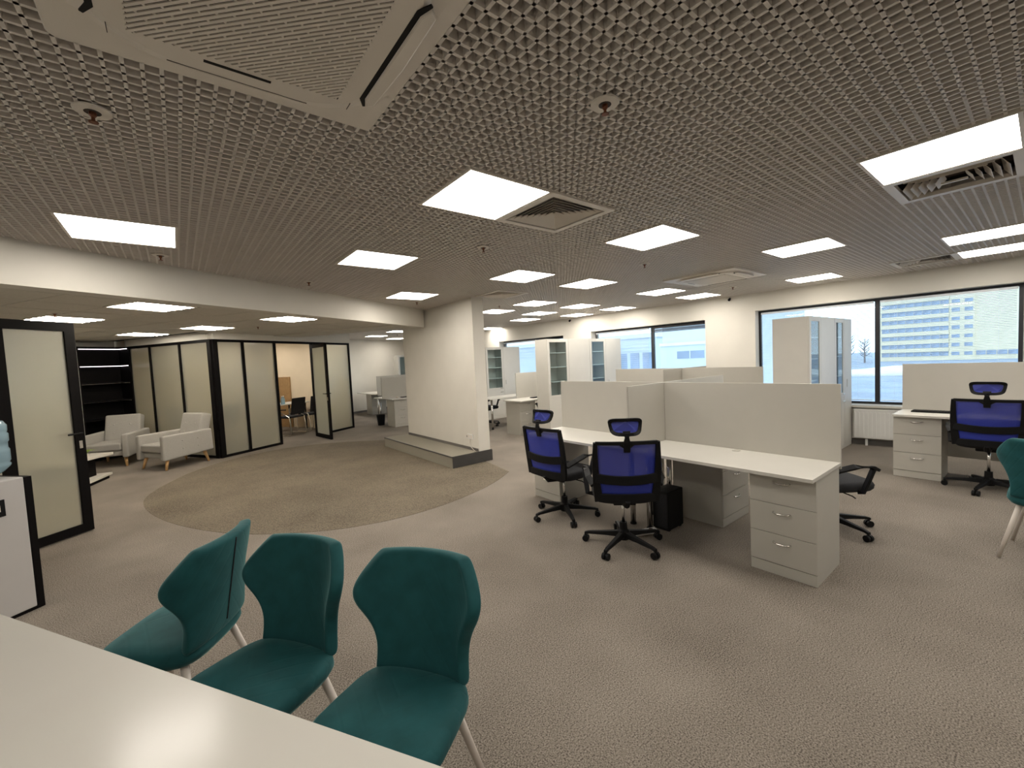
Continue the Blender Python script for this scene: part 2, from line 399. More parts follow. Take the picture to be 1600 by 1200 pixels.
for i, (t0, t1, tm, zt) in enumerate(WIN):
    wn = struct(empty('window_%d' % i))
    F = .04
    f = MB(); f.box(.19, .25, t0, t0 + F, SILL, zt + .02, WF); f.box(.19, .25, t1 - F, t1, SILL, zt + .02, WF)
    f.box(.19, .25, t0 + F, t1 - F, SILL, SILL + F, WF); f.box(.19, .25, t0 + F, t1 - F, zt - F + .02, zt + .02, WF)
    f.build('window_frame', M['winframe'], wn)
    B(.188, .252, tm - .03, tm + .03, SILL + F, zt - F + .02, WF).build('mullion', M['winframe'], wn)
    B(.215, .221, t0 + F, tm - .03, SILL + F, zt - F + .02, WF).build('pane', M['glass'], wn)
    B(.215, .221, tm + .03, t1 - F, SILL + F, zt - F + .02, WF).build('pane', M['glass'], wn)
    B(-.06, .19, t0 + .002, t1 - .002, SILL - .028, SILL + .004, WF).build('window_sill', M['white'], wn)
blind(0.03, 1.41, 2.26, .69, 'open white venetian blind in the right half of the right-hand window, behind the blue chair')
blind(1.49, 3.08, 2.26, .69, 'open white venetian blind in the left half of the right-hand window, behind the cabinets')
blind(4.10, 5.27, 2.19, 2.1, 'dark venetian blind drawn up to the top of the middle window, right half', True)
blind(5.36, 6.80, 2.19, .69, 'white venetian blind hanging in the left half of the middle window')
blind(7.82, 8.82, 2.17, 2.1, 'dark venetian blind drawn up at the top of the far window, right half', True)
blind(8.91, 10.32, 2.17, .69, 'white venetian blind hanging in the left half of the far window')

# ------------------------------------------------------------------ outdoors
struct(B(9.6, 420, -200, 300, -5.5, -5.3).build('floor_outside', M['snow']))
GZ = -5.3
bk = thing('snowbank', 'long white snowbank across the ground outside the right-hand window', 'snow', (0, 0, GZ))
mb = MB(); rg = []
for i in range(40):
    y = -60 + i * 5.0; h = 1.5 + .4 * math.sin(i * 1.7) + .2 * math.sin(i * 4.1); x = 122 + 3 * math.sin(i * .6)
    rg.append([(x - 7, y, -.05), (x - 3, y, h * .7), (x + .4, y, h), (x + 4, y, h * .5), (x + 7, y, -.05)])
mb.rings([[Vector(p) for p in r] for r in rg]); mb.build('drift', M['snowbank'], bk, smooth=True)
ab = thing('apartment_building', 'large pale yellow apartment block far off beyond the right-hand window', 'building', (208, 0, GZ))
B(0, 16, -34, 39, 0, 46).build('wall', M['bldwall'], ab)
B(-.4, 0, 14.8, 20.6, 0, 46).build('stair_bay', M['bldwall'], ab)
band_me = B(-.12, .05, -1.05, 1.05, -.75, .75).mesh('window', M['bldwin'])
for fl in range(15):
    z = 2.2 + fl * 2.95
    B(-.35, 0, 20.8, 39, z + .78, z + 2.1).build('floor_band', M['bldwall'], ab)
    for j in range(8):
        o = link('window', band_me, ab); o.location = (0, 21.95 + j * 2.2, z)
    for y in (16.2, 19.2):
        o = link('window', band_me, ab); o.location = (-.4, y, z); o.scale = (1, .9, .8)
    if fl > 9 or fl == 0:
        for j in range(5):
            o = link('window', band_me, ab); o.location = (0, 13.4 - j * 2.3, z)
wb = thing('white_building', 'plain white building with one strip window seen through the middle window', 'building', (27, 14, GZ))
B(0, 9, -3.2, 3.05, 0, 7.45).build('wall', M['bldwhite'], wb)
B(.35, 8.5, -3.2, 3.05, 7.45, 14).build('upper_wall', M['bldwhite'], wb)
B(-.10, 0.0, -3.2, 3.05, 7.40, 7.6).build('ledge', M['snowbank'], wb)
B(-.03, .05, -.15, 1.75, 6.5, 7.0).build('window', M['bldwin'], wb)
B(-.06, .0, .78, .84, 6.5, 7.0).build('mullion', M['bldwhite'], wb)
ob = thing('warehouse', 'low grey white hall seen through the left part of the middle window', 'building', (60, 48, GZ))
B(0, 14, -9.5, 40, 0, 9.6).build('wall', M['bldwhite'], ob)
B(-.3, 14.5, -9.8, 40, 9.6, 10.3).build('snowy_roof', M['snowbank'], ob)
for j in range(9): B(-.08, .05, -8.6 + j * 2.4, -6.9 + j * 2.4, 4.2, 7.2).build('window', M['bldwin'], ob)
for q in range(3): B(-.1, 0, -9.5, 40, 7.5 + q * .6, 7.6 + q * .6).build('facade_rib', M['bldwhite'], ob)
where = ['next to the block', 'second from the block', 'third from the block', 'fourth from the block', 'fifth from the block', 'last of the row']
for k in range(6):
    y = 41.0 + k * 4.6; hh = 8.5 + 2.0 * math.sin(k * 2.1)
    tr = thing('bare_tree', 'bare grey tree in the row left of the apartment block, ' + where[k], 'tree', (196 + random.uniform(-3, 3), y, GZ), group='bare trees outside')
    MB().tube([(0, 0, 0), (0.05, .05, hh * .5), (0, 0, hh * .8)], [.3, .2, .07], 6).build('trunk', M['tree'], tr)
    cb = MB()
    for q in range(22):
        a = q * 2.4; z0 = hh * (.2 + .032 * q)
        cb.tube([(0, 0, z0), (math.cos(a) * 1.2, math.sin(a) * 1.2, z0 + hh * .1), (math.cos(a) * 2.0, math.sin(a) * 2.0, z0 + hh * .22)], [.13, .09, .03], 4)
        cb.tube([(math.cos(a) * .9, math.sin(a) * .9, z0 + hh * .08), (math.cos(a + .5) * 1.7, math.sin(a + .5) * 1.7, z0 + hh * .18)], [.09, .03], 4)
    stuff(cb.build('branches', M['tree'], tr))

# ------------------------------------------------------------------ ceiling lights
def make_light():
    t = empty('ceiling_light')
    f = MB()
    for x0, x1, y0, y1 in ((0, .6, 0, .016), (0, .6, .584, .6), (0, .016, .016, .584), (.584, .6, .016, .584)): f.box(x0, x1, y0, y1, -.006, .05)
    f.build('frame', M['plastic'], t)
    B(.016, .584, .016, .584, -.003, .03).build('diffuser', M['lamp'], t)
    B(.0, .6, .0, .6, .0505, .08).build('housing', M['plastic'], t)
    return t
LIGHTS = [(0, 0, 'nearest square ceiling light panel, large and beside the square air diffuser in mid ceiling'),
    (3, -3, 'large ceiling light panel at the right edge, beside the fanned air diffuser'),
    (-3, 3, 'ceiling light panel at far left, just in front of the white beam'),
    (0, 3, 'ceiling light panel between the left-hand one and the pier, midway along the beam'),
    (2, 6, 'ceiling light panel right in front of the corner of beam and pier'),
    (3, 0, 'ceiling light panel in the middle of the ceiling, right of the square air diffuser'),
    (3, 3, 'ceiling light panel just right of the pier, before the small diffuser'),
    (5, 3, 'ceiling light panel left of the far air conditioner, nearest of that row of three'),
    (8, 3, 'ceiling light panel just beyond the far air conditioner, left one of the pair'),
    (10, 3, 'ceiling light panel near the window wall, right one beyond the far air conditioner'),
    (6, 6, 'ceiling light panel behind the small diffuser, first of the far cluster over the cabinets'),
    (8, 6, 'ceiling light panel in the middle of the far cluster over the cabinets'),
    (10, 6, 'ceiling light panel next to the window wall, rightmost of the far cluster over the cabinets'),
    (6, 8, 'ceiling light panel cut off by the pier edge, left of the far cluster'),
    (8, 8, 'ceiling light panel second from the pier in the rear row of the far cluster'),
    (10, 8, 'ceiling light panel nearest the window wall in the rear row of the far cluster'),
    (6, -1, 'ceiling light panel right of the far air conditioner, on the near side'),
    (10, 0, 'ceiling light panel above the right-hand window, close to the wall'),
    (8, -3, 'upper one of the two ceiling light panels cut off at the right edge'),
    (10, -3, 'lower one of the two ceiling light panels cut off at the right edge'),
    (9, 10, 'ceiling light panel far back just right of the pier, before the last one'),
    (10, 14, 'farthest ceiling light panel just right of the pier'),
    (6, 16, 'ceiling light panel in the far room, nearest of the three left of the pier'),
    (6, 19, 'ceiling light panel in the far room, leftmost of the three left of the pier'),
    (8, 21, 'ceiling light panel in the far room, hindmost of the three left of the pier'),
    (-3, -3, 'added ceiling light panel, unseen behind the camera on the left'),  # from here on: unseen panels added to light the near end
    (0, -6, 'added ceiling light panel, unseen behind the camera in the middle'),
    (4, -6, 'added ceiling light panel, unseen behind the camera on the right'),
    (8, -6, 'added ceiling light panel, unseen behind the camera by the windows')]
pl0 = make_light()
for i, (ci, cj, lab) in enumerate(LIGHTS):
    o = pl0 if i == 0 else copy_tree(pl0)
    o.location = (GX + MOD * ci, GY + MOD * cj, CE - .003); tag(o, lab, 'light', 'square ceiling light panels')
lowlab = ['louvred ceiling light over the lounge, nearest and largest one under the beam', 'louvred ceiling light above the open frosted door at left', 'louvred ceiling light farthest back, above the black shelf',
          'louvred ceiling light in the middle of the lounge, before the glass corner', 'louvred ceiling light rightmost in the lounge, above the frosted glass front']
for (a, b), lab in zip(low_lights, lowlab):
    t = thing('louvre_light', lab, 'light', lw(a, b, 2.40), TH, 'louvred lounge lights')
    f = MB()
    for x0, x1, y0, y1 in ((-.298, .298, -.298, -.28), (-.298, .298, .28, .298), (-.298, -.28, -.28, .28), (.28, .298, -.28, .28)): f.box(x0, x1, y0, y1, -.006, .022)
    f.build('frame', M['plastic'], t)
    B(-.28, .28, -.28, .28, .018, .022).build('reflector', M['plastic'], t)
    for q in range(4):
        y = -.21 + .14 * q
        MB().tube([(-.27, y, .006), (.27, y, .006)], .018, 8).build('tube', M['tube'], t)
    for q in range(3):
        B(-.28, .28, -.142 + .14 * q, -.138 + .14 * q, -.006, .016).build('louvre', M['plastic'], t)

# ------------------------------------------------------------------ diffusers, sprinklers, sensors
def diffuser(ci, cj, lab, fan=False):
    t = thing('air_diffuser', lab, 'vent', (GX + MOD * ci + .3, GY + MOD * cj + .3, CE - .003), 0, 'square ceiling air diffusers')
    f = MB()
    for x0, x1, y0, y1 in ((-.3, .3, -.3, -.25), (-.3, .3, .25, .3), (-.3, -.25, -.25, .25), (.25, .3, -.25, .25)): f.box(x0, x1, y0, y1, -.008, .02)
    f.build('frame', M['plastic'], t)
    B(-.25, .25, -.25, .25, .09, .10).build('duct', M['plasticdk'], t)
    if fan:
        for s in (-1, 1):
            for q in range(5):
                y = s * (.215 - q * .038); m = Matrix.Translation((0, y, .02)) @ Matrix.Rotation(s * R(35), 4, 'X')
                hw = .235 - q * .03
                B(-hw * .2 - .02, hw, -.001, .001, -.035, .03, m).build('blade', M['plastic'], t)
        for q in range(4): 
            m = Matrix.Translation((-.22 + q * .03, 0, .015)) @ Matrix.Rotation(R(40), 4, 'Y')
            B(-.001, .001, -.24 + q * .03, .24 - q * .03, -.02, .03, m).build('blade', M['plastic'], t)
        B(.0, .02, -.06, .06, -.012, .0).build('damper_lever', M['plastic'], t)
        return t
    for q in range(7):
        h = .235 - q * .031; z = -.004
        for k in range(4):
            rz = Matrix.Rotation(k * PI / 2, 4, 'Z')
            v = [(-h, -h, z), (h, -h, z), (h - .028, -h + .028, z + .022), (-h + .028, -h + .028, z + .022)]
            mb = MB(); vv = [rz @ Vector(p) for p in v]; up = Vector((0, 0, .002))
            mb.rings([vv, [p + up for p in vv]]); mb.build('blade', M['plastic'], t)
    return t
diffuser(1, 0, 'square air diffuser with stepped blades beside the nearest light panel')
diffuser(4, -3, 'air diffuser with fanned blades beside the large light at the right edge', True)
diffuser(4, 5, 'small square air diffuser just right of the pier top')
diffuser(10, -2, 'flat air diffuser over the right-hand window, near the edge lights', True)
def sprinkler(x, y, lab, z=CE - .001):
    t = thing('sprinkler', lab, 'sprinkler', (x, y, z), 0, 'ceiling sprinklers')
    MB().lathe([(.026, -.002), (.058, -.002), (.056, -.007), (.026, -.009)], n=24).build('rosette', M['plastic'], t, smooth=False)
    MB().lathe([(.0255, -.0095), (.0255, -.004)], n=16).build('recess', M['plasticdk'], t)
    MB().lathe([(.012, .0), (.012, -.02), (.006, -.028), (.006, -.042), (.015, -.043), (.015, -.046)], n=10).build('head', M['brass'], t)
for x, y, lab in [(-.18, 2.25, 'white-collared ceiling sprinkler at left, below the near air conditioner'), (1.43, 1.12, 'white-collared ceiling sprinkler at top centre, right of the near air conditioner'),
        (2.21, 3.12, 'ceiling sprinkler below the stepped diffuser in mid ceiling'), (-.04, 4.59, 'ceiling sprinkler close to the beam, below the left light panel'),
        (4.22, 2.83, 'ceiling sprinkler left of the far air conditioner'), (1.26, 5.28, 'ceiling sprinkler close to the middle of the beam'),
        (4.69, 6.21, 'ceiling sprinkler just right of the pier, under the small diffuser'), (7.13, 3.16, 'ceiling sprinkler beyond the far air conditioner near the window wall'),
        (4.98, -.1, 'ceiling sprinkler at the right edge below the fanned diffuser'), (3.1, 6.3, 'ceiling sprinkler under the light by the corner of beam and pier'),
        (5.6, 12.9, 'ceiling sprinkler in the far room left of the pier')]:
    sprinkler(x, y, lab)
sprinkler(-1.05, 7.058, 'ceiling sprinkler over the frosted door in the lounge', 2.399)
sprinkler(1.14, 8.40, 'ceiling sprinkler in the lounge ceiling before the frosted glass front', 2.399)
for tq, lab in ((3.56, 'small dark wall sensor high above the right-hand cabinets'), (7.48, 'small dark wall sensor high between the middle and far windows')):
    p = WF @ Vector((0, tq, 2.56)); t = thing('wall_sensor', lab, 'sensor', p, WA, 'wall sensors')
    MB().tube([(-.001, 0, .02), (-.03, 0, .02)], .012, 8).build('bracket', M['plastic'], t)
    MB().tube([(-.03, -.0, .02), (-.07, -.0, -.01)], [.02, .026], 10).build('lens', M['black'], t)

# ------------------------------------------------------------------ ceiling air conditioners
def cassette(cx, cy, lab, S=.94, rz=0):
    t = thing('ceiling_air_conditioner', lab, 'air conditioner', (cx, cy, CE - .003), rz, 'ceiling cassette air conditioners')
    h = S / 2
    def rr(hw, r, n=5):
        pts = []
        for k, (sx, sy) in enumerate(((1, 1), (-1, 1), (-1, -1), (1, -1))):
            for q in range(n + 1):
                a = k * PI / 2 + q * PI / 2 / n
                pts.append((sx * (hw - r) + r * math.cos(a), sy * (hw - r) + r * math.sin(a)))
        return pts
    MB().rings([[Vector((x, y, z)) for x, y in rr(hw, r)] for hw, r, z in ((h, .02, .02), (h, .02, -.012), (h - .004, .02, -.018), (h - .05, .05, -.020))]).build('panel', M['plastic'], t)
    hb = h - .065
    # raised middle body, scalloped at the corners
    MB().rings([[Vector((x, y, z)) for x, y in rr(hw, r, 8)] for hw, r, z in ((hb + .012, .24, -.0195), (hb - .004, .235, -.022), (hb - .022, .23, -.036), (hb - .04, .22, -.039))]).build('body', M['plastic'], t)
    hg = .285
    B(-hg, hg, -hg, hg, -.0395, -.0375).build('grille_back', M['plasticdk'], t)
    gf = MB()
    # diagonal slats clipped to the square, with short links in brick bond
    st = .0147; n = int(hg * 2 * 1.4142 / st)
    links = MB()
    rot = Matrix.Rotation(R(-45), 4, 'Z')
    for q in range(-n // 2, n // 2 + 1):
        d = q * st; L = hg * 1.4142 - abs(d)
        if L < .01: continue
        B(-L, L, d - .0044, d + .0044, -.0435, -.0395, rot).build('grille_slat', M['plastic'], t)
        s = math.ceil(-L / .08) * .08 + (.04 if q % 2 else 0)
        while s < L - .01:
            links.box(s - .003, s + .003, d + .004, d + st - .004, -.043, -.0395, rot); s += .08
    stuff(links.build('grille_links', M['plastic'], t))
    for k in range(4):
        m = Matrix.Rotation(k * PI / 2, 4, 'Z')
        x = hb - .045
        if k in (0, 2, 3):
            MB().prism([(x - .012, -.235), (x + .012, -.275), (x + .02, -.27), (x + .004, -.225), (x + .004, .225), (x + .02, .27), (x + .012, .275), (x - .012, .235)], -.0405, -.036, m).build('louvre_slot', M['black'], t)
            MB().prism([(x + .004, -.225), (x + .02, -.262), (x + .045, -.245), (x + .054, 0), (x + .045, .245), (x + .02, .262), (x + .004, .225)], -.047, -.030, m).build('louvre', M['plastic'], t, bevel=.006)
        else:
            B(x + .012, x + .014, -.2, .2, -.0388, -.036, m).build('louvre_slot', M['plasticdk'], t)
            MB().prism([(x + .014, -.2), (x + .036, -.15), (x + .042, 0), (x + .036, .15), (x + .014, .2)], -.041, -.030, m).build('louvre', M['plastic'], t, bevel=.004)
    B(-.11, .075, hg + .022, hg + .034, -.0405, -.037).build('display_window', M['black'], t)
    for q in (-1, 1):
        B(q * .33 - .001, q * .33 + .001, .285, .33, -.039, -.037, Matrix.Rotation(0, 4, 'Z')).build('clip_slot', M['plasticdk'], t)
    return t
cassette(.244, 1.33, 'large white ceiling air conditioner cassette nearest the camera, cut off by the top edge')
cassette(5.90, 2.87, 'white ceiling air conditioner cassette near the window wall, far from the camera', .98)

# ------------------------------------------------------------------ glass partitions and doors
def glass_wall(name, ps, b, m, z1=2.285, post=.05, first=.09):
    g = struct(empty(name))
    for i, (a0, a1) in enumerate(zip(ps, ps[1:])):
        w0 = first if i == 0 else post / 2; w1 = post / 2 if i < len(ps) - 2 else post
        B(a0 + w0, a1 - w1, b - .006, b + .006, .05, z1 - .05, m).build('pane', M['frost'], g)
        B(a0 + w0, a1 - w1, b - .025, b + .025, 0, .05, m).build('bottom_rail', M['frame'], g)
        B(a0 + w0, a1 - w1, b - .025, b + .025, z1 - .05, z1, m).build('top_rail', M['frame'], g)
    for i, a in enumerate(ps):
        w0 = 0 if i == 0 else (post / 2 if i < len(ps) - 1 else post); w1 = first if i == 0 else (post / 2 if i < len(ps) - 1 else 0)
        B(a - w0, a + w1, b - .028, b + .028, 0, z1, m).build('post', M['frame'], g)
    return g
glass_wall('wall_glass_front', [0, .60, 1.36], 0, LF)
gw = glass_wall('wall_glass_front_end', [2.33, 3.62], 0, LF, first=.05)
hd = struct(B(1.36, 2.33, -.025, .025, 2.235, 2.285, LF).build('trim_3', M['frame']))
LF2 = LF @ Matrix.Rotation(R(90), 4, 'Z')
glass_wall('wall_glass_side', [.02, .92, 1.85, 2.56], 0, LF2)
def door_leaf(name, px, py, ang, W, H=2.215, handle_side=-1):
    d = struct(empty(name, (px, py, 0), ang))
    F = .09
    f = MB(); f.box(0, F, -.02, .02, .012, H); f.box(W - F, W, -.02, .02, .012, H); f.box(F, W - F, -.02, .02, .012, .012 + F); f.box(F, W - F, -.02, .02, H - F, H)
    f.build('door_frame', M['frame'], d)
    B(F, W - F, -.005, .005, .012 + F, H - F).build('pane', M['frost'], d)
    for s in (-1, 1):
        h = MB(); h.tube([(W - .045, s * .02, 1.06), (W - .045, s * .06, 1.06)], .009, 8); h.tube([(W - .045, s * .058, 1.06), (W - .175, s * .062, 1.06)], .009, 8)
        h.build('door_handle', M['black'], d)
        B(W - .06, W - .03, s * .02 - .003, s * .02 + .003, .9, .98).build('lock_plate', M['chrome'], d)
    return d
p = lw(2.30, -.03)
door_leaf('door_1', p.x, p.y, math.atan2(10.128 - p.y, 2.654 - p.x), .90)
# near frosted door at the left edge
DA = R(43); DW = .655
door_leaf('door_2', -.83 - DW * math.cos(DA), 6.36 - DW * math.sin(DA), DA, DW)
# meeting room behind the glass
struct(B(0, 3.62, 3.3, 3.42, 0, 2.9, LF).build('wall_meeting_back', M['beige']))
struct(B(3.57, 3.64, .06, 3.3, 0, 2.9, LF).build('wall_meeting_right', M['beige']))
struct(B(.03, 3.57, .06, 3.3, 2.50, 2.6, LF).build('ceiling_meeting', M['tile']))
struct(B(.006, .08, 2.60, 3.30, 0, 2.9, LF).build('wall_meeting_left', M['beige']))
for q, (a, b) in enumerate(((1.0, .9), (2.6, .9), (1.0, 2.4), (2.6, 2.4))):  # unseen lamps, their number raised to brighten the beige walls
    o = copy_tree(pl0); o.location = lw(a - .25, b - .3, 2.49); o.rotation_euler = (0, 0, TH)
    tag(o, 'unseen ceiling light panel added inside the glass meeting room, %s' % (['front left one behind the frosted panes', 'front right one behind the open door', 'rear left one', 'rear right one'][q]), 'light', 'meeting room lights')
dd = struct(B(3.535, 3.568, 2.12, 2.75, 0, 1.45, LF).build('trim_4', M['brown'])); dd['label'] = 'brown patch on the right wall of the meeting room'  # flat brown box laid on the beige wall
mt = thing('meeting_table', 'white meeting table inside the glass room, seen through the door opening', 'table', lw(2.95, 1.72, 0), TH)
B(-.5, .52, -.36, .36, .725, .75).build('tabletop', M['white'], mt, bevel=.003)
for sx, sy in ((-.42, -.3), (.42, -.3), (-.42, .3), (.42, .3)):
    MB().tube([(sx, sy, 0), (sx, sy, .725)], .022, 10).build('leg', M['black'], mt)
for q, (a, b) in enumerate(((2.68, 1.46), (2.76, 1.5))):
    t = thing('water_bottle', 'small bottle on the meeting table, %s' % ('left one' if q == 0 else 'right one'), 'bottle', lw(a, b, .75), 0, 'bottles on the meeting table')
    MB().lathe([(.03, 0), (.033, .02), (.033, .13), (.014, .18), (.013, .2)], n=12).build('body', M['bottle'], t, smooth=True)
    MB().lathe([(.015, .2), (.015, .22)], n=10).build('cap', M['plastic'], t)
def meeting_chair(a, b, rz, lab):
    t = thing('meeting_chair', lab, 'chair', lw(a, b, 0), TH + rz, 'black chairs in the meeting room')
    B(-.23, .23, -.22, .22, .43, .48).build('seat', M['blackfab'], t, bevel=.015)
    m = Matrix.Translation((0, -.24, .52)) @ Matrix.Rotation(R(10), 4, 'X')
    B(-.225, .225, -.015, .015, 0, .42, m).build('backrest', M['blackfab'], t, bevel=.012)
    for s in (-1, 1):
        MB().tube([(s * .25, .24, .01), (s * .25, -.22, .01), (s * .25, -.26, .03), (s * .25, -.24, .3), (s * .25, -.2, .46), (s * .25, .2, .66), (s * .25, .24, .62), (s * .25, .24, .01)], .011, 8).build('side_frame', M['chrome'], t)
        B(s * .25 - .02, s * .25 + .02, -.12, .16, .635, .66).build('armrest', M['black'], t, bevel=.008)
    MB().tube([(-.25, -.215, .57), (.25, -.215, .57)], .010, 8).build('crossbar', M['chrome'], t)
    return t
meeting_chair(2.50, 1.02, R(6), 'black meeting chair with chrome frame, back turned to the open glass door')
meeting_chair(.95, 1.3, R(6), 'black meeting chair behind the frosted pane left of the door opening')
meeting_chair(.75, 2.1, R(-90), 'black meeting chair far left inside the glass room behind the frosted panes')
meeting_chair(3.14, .98, R(-4), 'black meeting chair half hidden behind the open glass door')

# ------------------------------------------------------------------ black shelf with lit strips
sh = thing('shelf_unit', 'tall black open shelf with lit strips behind the armchairs', 'shelf', lw(-.42, 2.56, 0), TH)
sb = MB(); sb.box(-.42, -.40, 0, .36, 0, 2.28); sb.box(.40, .42, 0, .36, 0, 2.28); sb.box(-.40, .40, .34, .36, 0, 2.28)
sb.build('carcass', M['frame'], sh)
for q, z in enumerate((.02, .40, .80, 1.17, 1.54, 1.90, 2.255)):
    s = B(-.40, .40, .01, .34, z, z + .022).build('shelf_board', M['frame'], sh)
    if q >= 3:
        g = M['led'] if q >= 5 else M['plastic']
        l1 = MB(); l1.box(-.395, .385, .318, .33, z - .014, z - .0005); l1.box(.385, .397, .03, .33, z - .014, z - .0005); l1.build('light_strip', g, s)

# ------------------------------------------------------------------ armchairs
def armchair(loc, rz, lab):
    t = thing('armchair', lab, 'armchair', loc, rz, 'grey tufted armchairs')   # faces +y
    B(-.28, .28, -.34, .36, .20, .30).build('base', M['grey'], t, bevel=.02, seg=3)
    for s in (-1, 1):
        mb = MB(); x0, x1 = sorted((s * .285, s * .385))
        pr = [(.42, .17), (.41, .60), (-.42, .615), (-.43, .22)]
        mb.rings([[Vector((x, y, z)) for y, z in pr] for x in (x0, x1)])
        ar = mb.build('arm', M['grey'], t, bevel=.028, seg=3)
        for yy in (-.16, .10):
            for zz in (.34, .48):
                MB().lathe([(.004, -.006), (.014, -.004), (.014, .0), (.004, .004)], (0, 0, 0), 10).build('button', M['grey'], ar).matrix_local = Matrix.Translation((s * .388, yy, zz)) @ Matrix.Rotation(s * PI / 2, 4, 'Y')
    B(-.28, .28, -.26, .40, .305, .44).build('seat_cushion', M['grey'], t, bevel=.03, seg=3)
    m = Matrix.Translation((0, -.27, .42)) @ Matrix.Rotation(R(14), 4, 'X')
    bk = B(-.285, .285, -.13, .06, -.1, .50, m).build('back_cushion', M['grey'], t, bevel=.035, seg=3)
    for x in (-.13, .13):
        for z in (.14, .30):
            MB().lathe([(.004, -.008), (.018, -.004), (.018, .0), (.004, .005)], (0, 0, 0), 10).build('button', M['grey'], bk).matrix_local = m @ Matrix.Translation((x, .062, z)) @ Matrix.Rotation(-PI / 2, 4, 'X')
    for sx, sy in ((-1, 1), (1, 1), (-1, -1), (1, -1)):
        MB().tube([(sx * .29, sy * .31, .2), (sx * .32, sy * .36, 0)], [.03, .017], 10).build('leg', M['wood'], t, smooth=True)
    return t
armchair((-.12, 9.84, 0), TH + PI / 2, 'grey tufted armchair with wooden legs by the corner of the glass room')
armchair((-1.02, 11.0, 0), math.atan2(-.93, -.352) - PI / 2, 'grey tufted armchair with wooden legs in front of the black shelf')
# coffee table: two white slabs turned against each other
ct = thing('coffee_table', 'low white coffee table with two stacked slabs, half hidden by the frosted door', 'table', (-.935, 9.70, 0))
def slab(ang, z0, z1, tip, L):
    e2 = Vector((math.cos(R(ang)), math.sin(R(ang)))); e1 = Vector((e2.y, -e2.x)); t0 = Vector(tip)
    return [tuple(t0), tuple(t0 + e1 * L), tuple(t0 + e1 * L + e2 * L), tuple(t0 + e2 * L)]
MB().prism(slab(238, 0, 0, (0, 0), .8), .36, .40).build('top_slab', M['coffee'], ct, bevel=.003)
MB().prism(slab(252, 0, 0, (-.02, -.12), .8), .05, .085).build('lower_slab', M['coffee'], ct, bevel=.003)
MB().prism(slab(245, 0, 0, (-.2, -.22), .45), .085, .36).build('core', M['frame'], ct)
MB().prism(slab(252, 0, 0, (-.06, -.16), .72), .0, .05).build('base', M['frame'], ct)
pt = thing('potted_plant', 'small green plant on the coffee table beside the frosted door', 'plant', (-1.22, 9.42, .40))
MB().lathe([(.03, 0), (.045, .06), (.04, .06)], n=12).build('pot', M['coffee'], pt)
for q in range(9):
    a = q * .7
    mb = MB(); d = Vector((math.cos(a), math.sin(a), 0)); sd = Vector((-d.y, d.x, 0)) * .018
    r0 = [Vector((0, 0, .06)) + d * .01 + Vector((0, 0, 0)), ]
    up = Vector((0, 0, .002))
    q4 = [d * .01 + Vector((0, 0, .06)), d * .05 + sd + Vector((0, 0, .11)), d * .11 + Vector((0, 0, .10)), d * .05 - sd + Vector((0, 0, .11))]
    mb.rings([q4, [x + up for x in q4]]); mb.build('leaf', M['green'], pt)

# ------------------------------------------------------------------ water cooler
wc = thing('water_cooler', 'white and black floor standing water cooler at the left edge', 'water cooler', (-1.105, 4.47, 0), R(40))
B(-.16, .145, -.15, .16, .02, .955).build('body', M['cooler'], wc, bevel=.008)
B(.146, .186, -.15, .16, .0, .95).build('side_panel', M['frame'], wc)
B(-.16, .145, -.15, .16, 0, .02).build('base', M['frame'], wc)
B(-.14, .035, -.156, -.149, .715, .83).build('dispenser_recess', M['black'], wc, bevel=.003)
for q in (-.10, -.02):
    MB().tube([(q, -.15, .80), (q, -.19, .80), (q, -.19, .76)], .012, 8).build('tap', M['plastic'], wc)
bt = thing('water_bottle', 'big blue water bottle upside down on the cooler', 'bottle', (-1.09, 4.49, .955), R(40))
bb = [(.03, .0), (.05, .015), (.10, .05), (.132, .085), (.135, .10), (.128, .112), (.135, .125), (.135, .19), (.135, .20), (.128, .215), (.128, .25), (.135, .26), (.135, .31), (.128, .32), (.132, .335), (.132, .37), (.115, .40), (.06, .405)]
MB().lathe(bb, n=28).build('shell', M['bottle'], bt, smooth=True)
MB().tube([(0, -.12, .24), (0, -.139, .24)], [.032, .03], 12).build('handle', M['black'], bt)

# ------------------------------------------------------------------ desks
def handle(parent, p, axis, out):
    """bow handle about 100 mm wide; axis = direction of its length, out = direction away from the front"""
    p = Vector(p); a = Vector(axis); o = Vector(out); z = Vector((0, 0, 1))
    MB().tube([p - a * .052, p - a * .050 + o * .012, p - a * .02 + o * .022 - z * .006, p + a * .02 + o * .022 - z * .006, p + a * .050 + o * .012, p + a * .052], [.006, .006, .0045, .0045, .006, .006], 6).build('handle', M['chrome'], parent, smooth=True)
def pedestal(name_label, loc, rz, W=.41, D=.48, group='drawer pedestals'):
    """front faces local -y, width along x centred, origin at front centre on the floor"""
    t = thing('drawer_pedestal', name_label, 'drawers', loc, rz, group)
    b = MB(); h = W / 2
    b.box(-h, -h + .016, .018, D, .0, .724); b.box(h - .016, h, .018, D, 0, .724); b.box(-h + .016, h - .016, D - .016, D, 0, .724)
    b.box(-h + .016, h - .016, .018, D - .016, .708, .724); b.box(-h + .016, h - .016, .018, D - .016, .075, .09)
    b.build('carcass', M['cream'], t)
    B(-h + .0, h - .0, .004, .017, .002, .078).build('plinth', M['cream'], t)
    for k in range(3):
        z0 = .084 + k * .2145
        d = B(-h, h, 0, .017, z0, z0 + .2105).build('drawer', M['cream'], t, bevel=.0012)
        handle(d, (0, 0, z0 + .155), (1, 0, 0), (0, -1, 0))
    return t
